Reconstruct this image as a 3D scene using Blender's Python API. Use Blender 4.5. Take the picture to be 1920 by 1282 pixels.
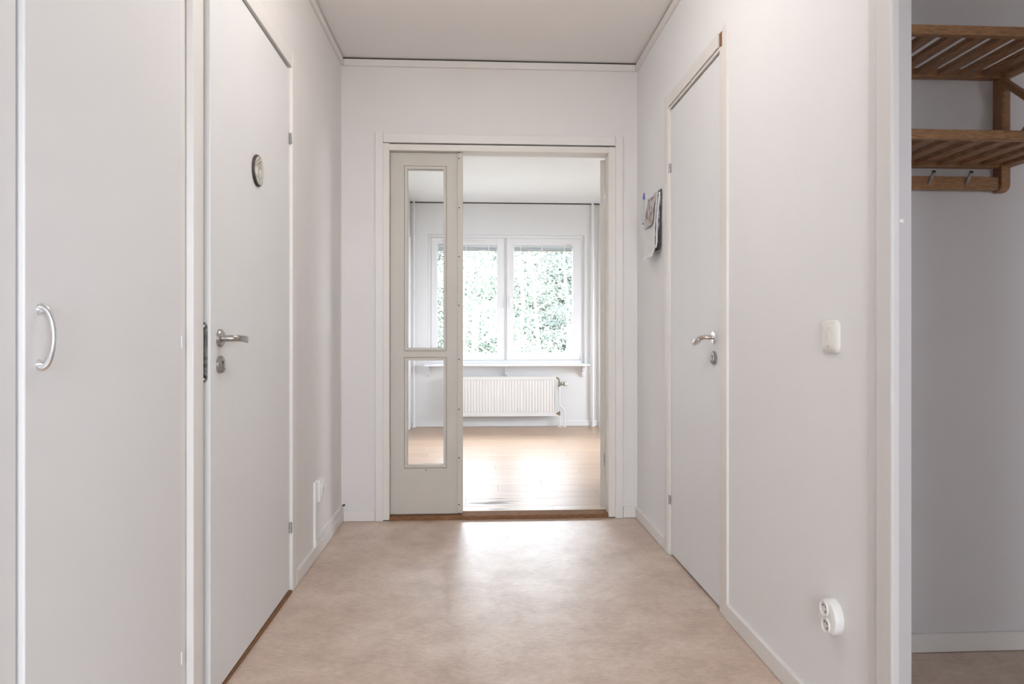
import bpy, bmesh, math, random
from mathutils import Vector, Matrix

for o in list(bpy.data.objects):
    bpy.data.objects.remove(o, do_unlink=True)
sc = bpy.context.scene
COL = sc.collection
R = math.radians

# ------------------------------------------------------------------ camera, sky, light, exposure
cam_d = bpy.data.cameras.new('camera')
cam_d.sensor_width = 36.0
cam_d.lens = 24.0
cam_d.shift_y = -9.0 / 1920.0
cam_d.clip_start = 0.05
cam_d.clip_end = 300
cam = bpy.data.objects.new('camera', cam_d)
COL.objects.link(cam)
cam.location = (0, 0, 1.013)
cam.rotation_euler = (R(90), 0, R(-3))
sc.camera = cam

SKY = 24.5
world = bpy.data.worlds.new('overcast_sky')
sc.world = world
world.use_nodes = True
bg = world.node_tree.nodes['Background']
bg.inputs['Color'].default_value = (0.905, 0.972, 1.065, 1)
bg.inputs['Strength'].default_value = SKY
sc.view_settings.view_transform = 'Standard'
sc.view_settings.look = 'None'
sc.view_settings.exposure = 0.09
sc.view_settings.gamma = 1.0
sc.view_settings.use_curve_mapping = False


def portal(name, loc, rot, w, h):
    """light portal filling a window opening: guides the sampling of the sky, gives no light itself"""
    l = bpy.data.lights.new(name, 'AREA')
    l.shape = 'RECTANGLE'
    l.size, l.size_y = w, h
    l.cycles.is_portal = True
    o = bpy.data.objects.new(name, l)
    COL.objects.link(o)
    o.location = loc
    o.rotation_euler = rot
    return o


# area light -Z axis points into the room
portal('sky_portal', (0.345, 8.02, 1.445), (R(-90), 0, 0), 1.80, 1.46)
portal('sky_portal', (3.62, 5.9, 1.40), (0, R(90), 0), 1.4, 1.5)
portal('sky_portal', (0.10, -2.72, 1.45), (R(90), 0, 0), 1.3, 1.2)
portal('sky_portal', (2.20, -2.72, 1.45), (R(90), 0, 0), 1.3, 1.2)


# ------------------------------------------------------------------ materials
MATS = {}


def mat(name, col, rough=0.5, metal=0.0, spec=0.5, noise=None, bump=None):
    m = bpy.data.materials.new(name)
    m.use_nodes = True
    nt = m.node_tree
    b = nt.nodes['Principled BSDF']
    b.inputs['Base Color'].default_value = (*col, 1)
    b.inputs['Roughness'].default_value = rough
    b.inputs['Metallic'].default_value = metal
    b.inputs['Specular IOR Level'].default_value = spec
    tc = nt.nodes.new('ShaderNodeTexCoord')
    if noise:
        sc_, amt, stretch = noise
        mp = nt.nodes.new('ShaderNodeMapping')
        mp.inputs['Scale'].default_value = stretch
        nt.links.new(tc.outputs['Object'], mp.inputs['Vector'])
        n = nt.nodes.new('ShaderNodeTexNoise')
        n.inputs['Scale'].default_value = sc_
        n.inputs['Detail'].default_value = 6
        nt.links.new(mp.outputs[0], n.inputs['Vector'])
        cr = nt.nodes.new('ShaderNodeValToRGB')
        cr.color_ramp.elements[0].position = 0.3
        cr.color_ramp.elements[1].position = 0.7
        cr.color_ramp.elements[0].color = (*[max(0, c * (1 - amt)) for c in col], 1)
        cr.color_ramp.elements[1].color = (*[min(1, c * (1 + amt)) for c in col], 1)
        nt.links.new(n.outputs['Fac'], cr.inputs[0])
        nt.links.new(cr.outputs[0], b.inputs['Base Color'])
    if bump:
        bs, bst = bump
        n2 = nt.nodes.new('ShaderNodeTexNoise')
        n2.inputs['Scale'].default_value = bs
        n2.inputs['Detail'].default_value = 4
        nt.links.new(tc.outputs['Object'], n2.inputs['Vector'])
        bp = nt.nodes.new('ShaderNodeBump')
        bp.inputs['Strength'].default_value = bst
        bp.inputs['Distance'].default_value = 0.002
        nt.links.new(n2.outputs['Fac'], bp.inputs['Height'])
        nt.links.new(bp.outputs[0], b.inputs['Normal'])
    MATS[name] = m
    return m


M_WALL = mat('wallpaper', (0.80, 0.77, 0.752), 0.75, spec=0.25, noise=(3, 0.012, (1, 1, 1)), bump=(160, 0.12))
M_RWALL = mat('neutral_wallpaper', (0.845, 0.838, 0.836), 0.7, spec=0.3, noise=(3, 0.01, (1, 1, 1)), bump=(160, 0.12))
M_LWALL = mat('white_wallpaper', (0.84, 0.842, 0.845), 0.7, spec=0.25, bump=(160, 0.1))
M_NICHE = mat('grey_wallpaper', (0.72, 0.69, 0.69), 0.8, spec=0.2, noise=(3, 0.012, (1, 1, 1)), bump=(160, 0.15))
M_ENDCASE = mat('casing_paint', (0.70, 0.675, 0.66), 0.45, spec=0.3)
M_LINING = mat('grey_lining', (0.56, 0.53, 0.53), 0.5, spec=0.3)  # lining set to a darker grey than the casing boards
M_CEIL = mat('ceiling_paint', (0.92, 0.885, 0.865), 0.85, spec=0.2, bump=(120, 0.06))
M_LCEIL = mat('white_ceiling_paint', (0.88, 0.885, 0.89), 0.85, spec=0.2)
M_TRIM = mat('trim_paint', (0.80, 0.77, 0.74), 0.4, spec=0.4, noise=(8, 0.015, (1, 1, 1)))
M_JAMB = mat('frame_paint', (0.79, 0.75, 0.70), 0.4, spec=0.4, noise=(8, 0.015, (1, 1, 1)))
M_DOORL = mat('door_paint', (0.785, 0.78, 0.775), 0.45, spec=0.35, noise=(5, 0.012, (1, 1, 0.4)), bump=(220, 0.1))
M_DOORR = mat('cool_white_door_paint', (0.80, 0.80, 0.81), 0.45, spec=0.35, noise=(5, 0.01, (1, 1, 0.4)), bump=(220, 0.08))
M_GREY = mat('greige_door_paint', (0.60, 0.565, 0.505), 0.5, spec=0.35, noise=(9, 0.015, (1, 1, 0.4)))
M_WARD = mat('wardrobe_laminate', (0.76, 0.748, 0.74), 0.5, spec=0.3, noise=(3, 0.01, (1, 1, 1)))
M_EDGE = mat('white_edge', (0.86, 0.86, 0.87), 0.4)
M_WHITE = mat('white_plastic', (0.86, 0.85, 0.82), 0.35)
M_CREAM = mat('cream_plastic', (0.80, 0.77, 0.72), 0.35)
M_WIN = mat('window_paint', (0.86, 0.86, 0.87), 0.35)
M_RAD = mat('radiator_enamel', (0.85, 0.835, 0.81), 0.35)
M_PIPE = mat('white_pipe', (0.87, 0.86, 0.85), 0.4)
M_HINGE = mat('hinge_steel', (0.46, 0.46, 0.47), 0.22, metal=1.0)
M_CHROME = mat('chrome', (0.78, 0.79, 0.80), 0.18, metal=1.0)
M_STEEL = mat('worn_steel', (0.42, 0.40, 0.38), 0.35, metal=1.0, noise=(60, 0.25, (1, 1, 1)))
M_DSTEEL = mat('dark_steel', (0.30, 0.31, 0.31), 0.4, metal=1.0, noise=(90, 0.4, (1, 1, 1)))
M_NICKEL = mat('aged_nickel', (0.62, 0.55, 0.48), 0.25, metal=1.0)
M_BRASS = mat('brass', (0.30, 0.21, 0.11), 0.4, metal=1.0)
M_BLACK = mat('black', (0.02, 0.02, 0.022), 0.5)
M_DARK = mat('dark_gap', (0.06, 0.05, 0.045), 0.9)
M_BARK = mat('dark_rim', (0.055, 0.035, 0.03), 0.6)
M_MIRROR = mat('mirror_silver', (0.86, 0.85, 0.78), 0.04, metal=1.0)
M_WOOD = mat('oiled_wood', (0.335, 0.175, 0.08), 0.45, noise=(14, 0.35, (3, 14, 14)))
M_WOOD2 = mat('oiled_slat_wood', (0.31, 0.16, 0.078), 0.5, noise=(14, 0.38, (12, 2.2, 12)))
M_SILL = mat('threshold_oak', (0.24, 0.125, 0.065), 0.8, spec=0.15, noise=(20, 0.3, (1.5, 12, 12)))
M_BLUE = mat('blue_plastic', (0.015, 0.05, 0.45), 0.3)
M_CLEAR = mat('pen_barrel', (0.55, 0.57, 0.60), 0.15)
M_PAPER = mat('paper', (0.78, 0.77, 0.76), 0.7)
M_COVER = mat('dark_cover', (0.07, 0.07, 0.08), 0.35, noise=(20, 0.8, (1, 1, 1)))
M_BLIND = mat('blind_slats', (0.72, 0.76, 0.78), 0.4)
M_TRUNK = mat('bark', (0.30, 0.27, 0.24), 0.9, noise=(6, 0.4, (1, 1, 0.3)))
M_BIRCH = mat('birch_bark', (0.62, 0.60, 0.57), 0.9, noise=(5, 0.35, (1, 1, 5)))
M_LAWN = mat('grass_ground', (0.12, 0.125, 0.105), 1.0, noise=(0.6, 0.3, (1, 1, 1)))
M_BRIM = mat('building_render', (0.6, 0.58, 0.55), 0.9)


def leaf_mat(name, col, tr=0.5):
    m = bpy.data.materials.new(name)
    m.use_nodes = True
    nt = m.node_tree
    nt.nodes.remove(nt.nodes['Principled BSDF'])
    out = nt.nodes['Material Output']
    d = nt.nodes.new('ShaderNodeBsdfDiffuse')
    t = nt.nodes.new('ShaderNodeBsdfTranslucent')
    mx = nt.nodes.new('ShaderNodeMixShader')
    mx.inputs[0].default_value = tr
    oi = nt.nodes.new('ShaderNodeTexNoise')
    oi.inputs['Scale'].default_value = 0.8
    tc = nt.nodes.new('ShaderNodeTexCoord')
    nt.links.new(tc.outputs['Object'], oi.inputs['Vector'])
    cr = nt.nodes.new('ShaderNodeValToRGB')
    cr.color_ramp.elements[0].position = 0.3
    cr.color_ramp.elements[1].position = 0.7
    cr.color_ramp.elements[0].color = (*[c * 0.75 for c in col], 1)
    cr.color_ramp.elements[1].color = (*[min(1, c * 1.2) for c in col], 1)
    nt.links.new(oi.outputs['Fac'], cr.inputs[0])
    nt.links.new(cr.outputs[0], d.inputs[0])
    nt.links.new(cr.outputs[0], t.inputs[0])
    nt.links.new(d.outputs[0], mx.inputs[1])
    nt.links.new(t.outputs[0], mx.inputs[2])
    nt.links.new(mx.outputs[0], out.inputs[0])
    return m


M_LEAF = [leaf_mat('birch_leaves', (0.165, 0.195, 0.155)), leaf_mat('aspen_leaves', (0.18, 0.20, 0.17)), leaf_mat('pine_needles', (0.135, 0.16, 0.148), 0.3)]


def glass_mat(name, ior=1.45, tint=(1, 1, 1)):
    m = bpy.data.materials.new(name)
    m.use_nodes = True
    nt = m.node_tree
    nt.nodes.remove(nt.nodes['Principled BSDF'])
    out = nt.nodes['Material Output']
    t = nt.nodes.new('ShaderNodeBsdfTransparent')
    t.inputs[0].default_value = (*tint, 1)
    g = nt.nodes.new('ShaderNodeBsdfGlossy')
    g.inputs['Roughness'].default_value = 0.0
    f = nt.nodes.new('ShaderNodeFresnel')
    f.inputs[0].default_value = ior
    mx = nt.nodes.new('ShaderNodeMixShader')
    nt.links.new(f.outputs[0], mx.inputs[0])
    nt.links.new(t.outputs[0], mx.inputs[1])
    nt.links.new(g.outputs[0], mx.inputs[2])
    nt.links.new(mx.outputs[0], out.inputs[0])
    return m


M_GLASS = glass_mat('window_glass', 1.2, (0.985, 0.985, 0.985))


def lino_mat():
    m = bpy.data.materials.new('mottled_linoleum')
    m.use_nodes = True
    nt = m.node_tree
    b = nt.nodes['Principled BSDF']
    tc = nt.nodes.new('ShaderNodeTexCoord')
    n1 = nt.nodes.new('ShaderNodeTexNoise')
    n1.inputs['Scale'].default_value = 4.2
    n1.inputs['Detail'].default_value = 10
    n1.inputs['Roughness'].default_value = 0.72
    n1.inputs['Distortion'].default_value = 0.15
    nt.links.new(tc.outputs['Object'], n1.inputs['Vector'])
    mp = nt.nodes.new('ShaderNodeMapping')
    mp.inputs['Rotation'].default_value = (0, 0, R(28))
    mp.inputs['Scale'].default_value = (1.0, 2.4, 1)
    nt.links.new(tc.outputs['Object'], mp.inputs['Vector'])
    nf = nt.nodes.new('ShaderNodeTexNoise')
    nf.inputs['Scale'].default_value = 34
    nf.inputs['Detail'].default_value = 6
    nf.inputs['Roughness'].default_value = 0.7
    nt.links.new(mp.outputs[0], nf.inputs['Vector'])
    mixn = nt.nodes.new('ShaderNodeMix')
    mixn.inputs['Factor'].default_value = 0.38
    nt.links.new(n1.outputs['Fac'], mixn.inputs['A'])
    nt.links.new(nf.outputs['Fac'], mixn.inputs['B'])
    cr = nt.nodes.new('ShaderNodeValToRGB')
    e = cr.color_ramp.elements
    e[0].position, e[0].color = 0.38, (0.44, 0.31, 0.23, 1)
    e[1].position, e[1].color = 0.63, (0.72, 0.585, 0.48, 1)
    mid = e.new(0.5)
    mid.color = (0.585, 0.44, 0.345, 1)
    nt.links.new(mixn.outputs['Result'], cr.inputs[0])
    nt.links.new(cr.outputs[0], b.inputs['Base Color'])
    rr = nt.nodes.new('ShaderNodeMapRange')
    rr.inputs['To Min'].default_value = 0.37
    rr.inputs['To Max'].default_value = 0.29
    nt.links.new(n1.outputs['Fac'], rr.inputs['Value'])
    nt.links.new(rr.outputs[0], b.inputs['Roughness'])
    b.inputs['Specular IOR Level'].default_value = 0.2
    b.inputs['Coat Weight'].default_value = 1.0
    b.inputs['Coat Roughness'].default_value = 0.56
    b.inputs['Coat IOR'].default_value = 1.95
    n2 = nt.nodes.new('ShaderNodeTexNoise')
    n2.inputs['Scale'].default_value = 90
    nt.links.new(tc.outputs['Object'], n2.inputs['Vector'])
    bp = nt.nodes.new('ShaderNodeBump')
    bp.inputs['Strength'].default_value = 0.12
    bp.inputs['Distance'].default_value = 0.002
    nt.links.new(n2.outputs['Fac'], bp.inputs['Height'])
    nt.links.new(bp.outputs[0], b.inputs['Normal'])
    return m


def plank_mat():
    """oak laminate: streaks along X, slightly different tone per board, a worn dull patch inside the doorway"""
    m = bpy.data.materials.new('oak_laminate')
    m.use_nodes = True
    nt = m.node_tree
    b = nt.nodes['Principled BSDF']
    geo = nt.nodes.new('ShaderNodeNewGeometry')
    mp = nt.nodes.new('ShaderNodeMapping')
    mp.inputs['Scale'].default_value = (1.2, 26, 1)
    nt.links.new(geo.outputs['Position'], mp.inputs['Vector'])
    n = nt.nodes.new('ShaderNodeTexNoise')
    n.inputs['Scale'].default_value = 2.2
    n.inputs['Detail'].default_value = 6
    nt.links.new(mp.outputs[0], n.inputs['Vector'])
    oi = nt.nodes.new('ShaderNodeObjectInfo')
    ad = nt.nodes.new('ShaderNodeMath')
    ad.operation = 'MULTIPLY_ADD'
    ad.inputs[1].default_value = 0.16
    nt.links.new(oi.outputs['Random'], ad.inputs[0])
    nt.links.new(n.outputs['Fac'], ad.inputs[2])
    cr = nt.nodes.new('ShaderNodeValToRGB')
    e = cr.color_ramp.elements
    e[0].position, e[0].color = 0.32, (0.37, 0.24, 0.15, 1)
    e[1].position, e[1].color = 0.80, (0.52, 0.375, 0.26, 1)
    nt.links.new(ad.outputs[0], cr.inputs[0])
    # worn patch (scuffed varnish): distance from its middle, broken up by streaky noise
    sub = nt.nodes.new('ShaderNodeVectorMath')
    sub.operation = 'SUBTRACT'
    sub.inputs[1].default_value = (0.12, 4.17, 0)
    nt.links.new(geo.outputs['Position'], sub.inputs[0])
    scl = nt.nodes.new('ShaderNodeVectorMath')
    scl.operation = 'MULTIPLY'
    scl.inputs[1].default_value = (3.6, 4.6, 0)
    nt.links.new(sub.outputs[0], scl.inputs[0])
    ln = nt.nodes.new('ShaderNodeVectorMath')
    ln.operation = 'LENGTH'
    nt.links.new(scl.outputs[0], ln.inputs[0])
    n3 = nt.nodes.new('ShaderNodeTexNoise')
    n3.inputs['Scale'].default_value = 5
    n3.inputs['Detail'].default_value = 5
    mp3 = nt.nodes.new('ShaderNodeMapping')
    mp3.inputs['Scale'].default_value = (1, 4, 1)
    nt.links.new(geo.outputs['Position'], mp3.inputs['Vector'])
    nt.links.new(mp3.outputs[0], n3.inputs['Vector'])
    ma = nt.nodes.new('ShaderNodeMath')
    ma.operation = 'MULTIPLY_ADD'
    ma.inputs[1].default_value = 2.6
    nt.links.new(n3.outputs['Fac'], ma.inputs[0])
    nt.links.new(ln.outputs['Value'], ma.inputs[2])
    mr = nt.nodes.new('ShaderNodeMapRange')
    mr.inputs['From Min'].default_value = 1.35
    mr.inputs['From Max'].default_value = 1.75
    mr.inputs['To Min'].default_value = 1.0
    mr.inputs['To Max'].default_value = 0.0
    nt.links.new(ma.outputs[0], mr.inputs['Value'])
    mixc = nt.nodes.new('ShaderNodeMix')
    mixc.data_type = 'RGBA'
    mixc.inputs['B'].default_value = (0.33, 0.30, 0.28, 1)
    nt.links.new(mr.outputs[0], mixc.inputs['Factor'])
    nt.links.new(cr.outputs[0], mixc.inputs['A'])
    nt.links.new(mixc.outputs['Result'], b.inputs['Base Color'])
    mr2 = nt.nodes.new('ShaderNodeMapRange')
    mr2.inputs['To Min'].default_value = 0.30
    mr2.inputs['To Max'].default_value = 0.65
    nt.links.new(mr.outputs[0], mr2.inputs['Value'])
    nt.links.new(mr2.outputs[0], b.inputs['Roughness'])
    b.inputs['Specular IOR Level'].default_value = 0.22
    return m


M_LINO = lino_mat()
M_PLANK = plank_mat()


def print_mat(name, c0, c1, c2, scale):
    m = bpy.data.materials.new(name)
    m.use_nodes = True
    nt = m.node_tree
    b = nt.nodes['Principled BSDF']
    b.inputs['Roughness'].default_value = 0.4
    tc = nt.nodes.new('ShaderNodeTexCoord')
    n = nt.nodes.new('ShaderNodeTexNoise')
    n.inputs['Scale'].default_value = scale
    n.inputs['Detail'].default_value = 3
    nt.links.new(tc.outputs['Object'], n.inputs['Vector'])
    cr = nt.nodes.new('ShaderNodeValToRGB')
    e = cr.color_ramp.elements
    e[0].position, e[0].color = 0.38, (*c0, 1)
    e[1].position, e[1].color = 0.62, (*c2, 1)
    mid = e.new(0.5)
    mid.color = (*c1, 1)
    nt.links.new(n.outputs['Fac'], cr.inputs[0])
    nt.links.new(cr.outputs[0], b.inputs['Base Color'])
    return m


M_PRINT = print_mat('printed_page', (0.22, 0.12, 0.09), (0.42, 0.42, 0.44), (0.60, 0.52, 0.44), 30)
M_PRINT2 = print_mat('printed_cover', (0.05, 0.05, 0.06), (0.30, 0.28, 0.30), (0.62, 0.62, 0.65), 26)


# ------------------------------------------------------------------ mesh helpers
def box(bm, x0, x1, y0, y1, z0, z1):
    vs = [bm.verts.new(p) for p in ((x0, y0, z0), (x1, y0, z0), (x1, y1, z0), (x0, y1, z0),
                                    (x0, y0, z1), (x1, y0, z1), (x1, y1, z1), (x0, y1, z1))]
    for f in ((0, 3, 2, 1), (4, 5, 6, 7), (0, 1, 5, 4), (1, 2, 6, 5), (2, 3, 7, 6), (3, 0, 4, 7)):
        bm.faces.new([vs[i] for i in f])
    return vs


def B(*boxes):
    bm = bmesh.new()
    for b in boxes:
        box(bm, *b)
    return bm


def bevel(bm, w=0.002, seg=2):
    bmesh.ops.bevel(bm, geom=list(bm.edges), offset=w, segments=seg, affect='EDGES', profile=0.5)
    return bm


def frame_of(d):
    d = Vector(d).normalized()
    a = Vector((0, 0, 1)) if abs(d.z) < 0.9 else Vector((1, 0, 0))
    u = d.cross(a).normalized()
    return d, u, d.cross(u).normalized()


def lathe(bm, origin, axis, prof, n=24, su=1.0, sv=1.0):
    """prof: list of (along axis, radius); su, sv squash the two cross directions"""
    d, u, v = frame_of(axis)
    o = Vector(origin)
    rings = []
    for a, r in prof:
        rings.append([bm.verts.new(o + d * a + (u * math.cos(2 * math.pi * k / n) * su + v * math.sin(2 * math.pi * k / n) * sv) * r) for k in range(n)])
    for r0, r1 in zip(rings, rings[1:]):
        for k in range(n):
            bm.faces.new((r0[k], r0[(k + 1) % n], r1[(k + 1) % n], r1[k]))
    bm.faces.new(rings[0][::-1])
    bm.faces.new(rings[-1])
    return bm


def tube(bm, pts, r, n=12, rv=None):
    """round or flattened tube along points; r a number or one radius per point; rv the second cross radius"""
    pts = [Vector(p) for p in pts]
    rs = r if isinstance(r, (list, tuple)) else [r] * len(pts)
    rvs = rv if isinstance(rv, (list, tuple)) else ([rv] * len(pts) if rv else rs)
    rings = []
    up = None
    for i, p in enumerate(pts):
        d = (pts[min(i + 1, len(pts) - 1)] - pts[max(i - 1, 0)]).normalized()
        if up is None:
            up = frame_of(d)[1]
        u = (up - d * up.dot(d)).normalized()
        up = u
        v = d.cross(u)
        rings.append([bm.verts.new(p + u * math.cos(2 * math.pi * k / n) * rs[i] + v * math.sin(2 * math.pi * k / n) * rvs[i]) for k in range(n)])
    for r0, r1 in zip(rings, rings[1:]):
        for k in range(n):
            bm.faces.new((r0[k], r0[(k + 1) % n], r1[(k + 1) % n], r1[k]))
    bm.faces.new(rings[0][::-1])
    bm.faces.new(rings[-1])
    return bm


def bar(bm, p, q, w, h):
    """rectangular bar from p to q, w across (horizontal), h the other way"""
    p, q = Vector(p), Vector(q)
    d, u, v = frame_of(q - p)
    c = [(-w / 2, -h / 2), (w / 2, -h / 2), (w / 2, h / 2), (-w / 2, h / 2)]
    r0 = [bm.verts.new(p + u * a + v * b) for a, b in c]
    r1 = [bm.verts.new(q + u * a + v * b) for a, b in c]
    for k in range(4):
        bm.faces.new((r0[k], r0[(k + 1) % 4], r1[(k + 1) % 4], r1[k]))
    bm.faces.new(r0[::-1])
    bm.faces.new(r1)
    return bm


def extrude_poly(bm, pts, off):
    """pts: planar 3-D outline, off: vector to push it along"""
    off = Vector(off)
    a = [bm.verts.new(p) for p in pts]
    b = [bm.verts.new(Vector(p) + off) for p in pts]
    n = len(pts)
    bm.faces.new(a[::-1])
    bm.faces.new(b)
    for k in range(n):
        bm.faces.new((a[k], a[(k + 1) % n], b[(k + 1) % n], b[k]))
    return bm


def origin_of(o):
    v = Vector((0, 0, 0))
    while o is not None:
        v += Vector(o.location)
        o = o.parent
    return v


def obj(name, bm, m, parent=None, loc=None, local=False, smooth=False):
    """links a bmesh as one object; vertices are given in world space unless local is set"""
    bmesh.ops.recalc_face_normals(bm, faces=list(bm.faces))
    me = bpy.data.meshes.new(name)
    org = Vector((0, 0, 0))
    if not local:
        if loc is not None:
            org = Vector(loc)
        elif parent is not None:
            org = origin_of(parent)
        bmesh.ops.translate(bm, verts=list(bm.verts), vec=-org)
    bm.to_mesh(me)
    bm.free()
    me.materials.append(m)
    if smooth:
        for p in me.polygons:
            p.use_smooth = True
        me.set_sharp_from_angle(angle=R(35))
    o = bpy.data.objects.new(name, me)
    COL.objects.link(o)
    o.parent = parent
    if parent is None and loc is not None:
        o.location = loc
    return o


def tag(o, label=None, cat=None, group=None, kind=None):
    if label:
        o['label'] = label
    if cat:
        o['category'] = cat
    if group:
        o['group'] = group
    if kind:
        o['kind'] = kind
    return o


def empty(name, loc=(0, 0, 0), rz=0.0, parent=None):
    o = bpy.data.objects.new(name, None)
    COL.objects.link(o)
    o.location = loc
    o.rotation_euler = (0, 0, rz)
    o.parent = parent
    o.empty_display_size = 0.05
    return o


def struct(name, bm, m, label=None, cat=None):
    return tag(obj(name, bm, m), label, cat, kind='structure')


# ------------------------------------------------------------------ measurements (metres)
XL, XR = -0.741, 0.905            # hall side walls
YB0, YB1 = 3.80, 3.90             # wall with the double door
YW = 7.75                         # window wall of the living room
H = 2.55
DL0, DL1 = 1.885, 2.755           # left door opening along Y
DR0, DR1 = 2.470, 3.150           # right door opening
LX0, LX1 = -0.745, 3.50           # living room
NY = 2.13                         # wall behind the hat rack

# ------------------------------------------------------------------ shell
floor = struct('floor', B((-2.2, 3.8, -2.6, 3.80, -0.12, 0.0)), M_LINO, 'mottled beige linoleum hall floor with a pale glare from the doorway', 'floor')
struct('ceiling', B((-2.2, 3.8, -2.6, YB0 + 0.05, H, H + 0.25)), M_CEIL, 'pale plain ceiling of the hall', 'ceiling')
struct('ceiling', B((LX0 - 0.25, 3.8, YB0 + 0.05, YW + 0.25, H - 0.01, H + 0.25)), M_LCEIL, 'white ceiling of the bright room beyond the double door', 'ceiling')

struct('wall_left', B((-0.85, XL, 1.806, DL0, 0, H), (-0.85, XL, DL1, YB0, 0, H), (-0.85, XL, DL0, DL1, 2.085, H),
                      (-0.85, XL, -2.5, 0.55, 0, H), (-0.85, XL, 0.55, 1.806, 2.32, H)), M_WALL,
       'pale wall left of the hall, around the white door with the round mirror', 'wall')
struct('wall_right', B((XR, XR + 0.10, DR1, YB0, 0, H), (XR, XR + 0.10, NY, DR0, 0, H), (XR, XR + 0.028, 1.43, NY, 0, H),
                       (XR, XR + 0.10, DR0, DR1, 2.09, H),
                       (XR, XR + 0.028, 0.45, 1.43, 2.30, H), (XR, XR + 0.10, -0.5, 0.45, 0, H)), M_RWALL,
       'pale papered wall right of the hall carrying the light switch and socket', 'wall')
struct('wall_back', B((-0.85, -0.525, YB0, YB1, 0, H), (0.79, 1.1, YB0, YB1, 0, H), (-0.525, 0.79, YB0, YB1, 2.095, H),
                      (1.1, 3.75, YB0, YB1, 0, H)), M_WALL,
       'pale end wall of the hall around the double door', 'wall')
struct('wall_niche', B((XR + 0.028, 2.6, NY, NY + 0.08, 0, H), (2.5, 2.6, 0.25, NY, 0, H), (XR + 0.10, 1.99, 0.20, 0.30, 0, H)), M_NICHE,  # last box: unseen near piece, sized to limit the daylight in the niche
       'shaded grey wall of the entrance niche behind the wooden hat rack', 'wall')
struct('wall_rear', B((-2.2, -0.55, -2.7, -2.5, 0, H), (0.75, 1.55, -2.7, -2.5, 0, H), (2.85, 3.8, -2.7, -2.5, 0, H), (-0.55, 0.75, -2.7, -2.5, 0, 0.85), (-0.55, 0.75, -2.7, -2.5, 2.05, H), (1.55, 2.85, -2.7, -2.5, 0, 0.85), (1.55, 2.85, -2.7, -2.5, 2.05, H)),
       M_WALL, 'wall with added windows behind the camera', 'wall')
struct('wall_outer', B((-2.3, -2.2, -2.7, 4.0, 0, H), (-2.3, -0.85, YB0, YB0 + 0.1, 0, H)), M_BRIM, 'outer wall of the closed rooms left of the hall', 'wall')
struct('wall_living_left', B((LX0 - 0.25, LX0, YB1, YW, 0, H)), M_LWALL, 'white left wall of the bright room', 'wall')
struct('wall_living_right', B((LX1, LX1 + 0.25, -2.7, 5.15, 0, H), (LX1, LX1 + 0.25, 6.65, YW + 0.25, 0, H), (LX1, LX1 + 0.25, 5.15, 6.65, 0, 0.70), (LX1, LX1 + 0.25, 5.15, 6.65, 2.10, H)),
       M_LWALL, 'white right wall of the bright room with an added window', 'wall')
WX0, WX1, WZ0, WZ1 = -0.545, 1.235, 0.715, 2.175
struct('wall_window', B((LX0 - 0.25, WX0, YW, YW + 0.25, 0, H), (WX1, LX1, YW, YW + 0.25, 0, H), (WX0, WX1, YW, YW + 0.25, 0, WZ0), (WX0, WX1, YW, YW + 0.25, WZ1, H)),
       M_LWALL, 'white wall under and around the window of the bright room', 'wall')

# living room floor: laminate boards, each board a piece
lfloor = struct('floor', B((LX0 - 0.05, LX1 + 0.05, YB1 - 0.1, YW + 0.05, -0.12, -0.009)), M_DARK, 'pale oak laminate floor of the bright room', 'floor')
rnd = random.Random(4)
board_me = {}


def board_mesh(L, W):
    k = (round(L, 3), round(W, 3))
    if k not in board_me:
        bm = B((0, L, 0, W, -0.009, 0.0))
        bmesh.ops.bevel(bm, geom=[e for e in bm.edges if all(v.co.z > -0.001 for v in e.verts)], offset=0.0007, segments=1, affect='EDGES')
        me = bpy.data.meshes.new('plank')
        bmesh.ops.recalc_face_normals(bm, faces=list(bm.faces))
        bm.to_mesh(me)
        bm.free()
        me.materials.append(M_PLANK)
        board_me[k] = me
    return board_me[k]


y = 3.902
row = 0
while y < YW - 0.02:
    w = min(0.190, YW - y)
    x = LX0 - (0.0, 0.52, 0.87, 0.31)[row % 4]
    while x < LX1:
        x0, x1 = max(x, LX0), min(x + 1.2, LX1)
        if x1 - x0 > 0.02:
            p = bpy.data.objects.new('plank', board_mesh(x1 - x0 - 0.0008, w - 0.0008))
            COL.objects.link(p)
            p.parent = lfloor
            p.location = (x0, y, 0)
        x += 1.2
    y += w
    row += 1

struct('trim_1', bevel(B((-0.479, 0.742, 3.795, 3.905, -0.005, 0.022)), 0.004), M_SILL, 'worn brown oak threshold strip under the double door', 'threshold')

# ceiling mouldings of the hall (dark strips paint in the shade of the gap above them)
struct('trim_2', bevel(B((XL - 0.005, XL + 0.014, 1.78, YB0, 2.504, 2.541)), 0.003), M_TRIM, 'white moulding along the ceiling above the left door', 'moulding')
struct('trim_3', bevel(B((XL + 0.014, XR - 0.014, YB0 - 0.014, YB0 + 0.005, 2.504, 2.541)), 0.003), M_TRIM, 'white moulding along the ceiling above the double door', 'moulding')
struct('trim_4', bevel(B((XR - 0.014, XR + 0.005, -2.4, YB0, 2.504, 2.541)), 0.003), M_TRIM, 'white moulding along the ceiling above the right door', 'moulding')
struct('trim_5', B((XL, XR, YB0 - 0.004, YB0, 2.541, H), (XL, XL + 0.004, 1.78, YB0, 2.541, H), (XR - 0.004, XR, -2.4, YB0, 2.541, H),
                   (LX0, LX1, YW - 0.004, YW, H - 0.022, H - 0.01)), M_DARK, 'dark strips painting shade into the joint between ceiling and mouldings', 'joint')

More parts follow.
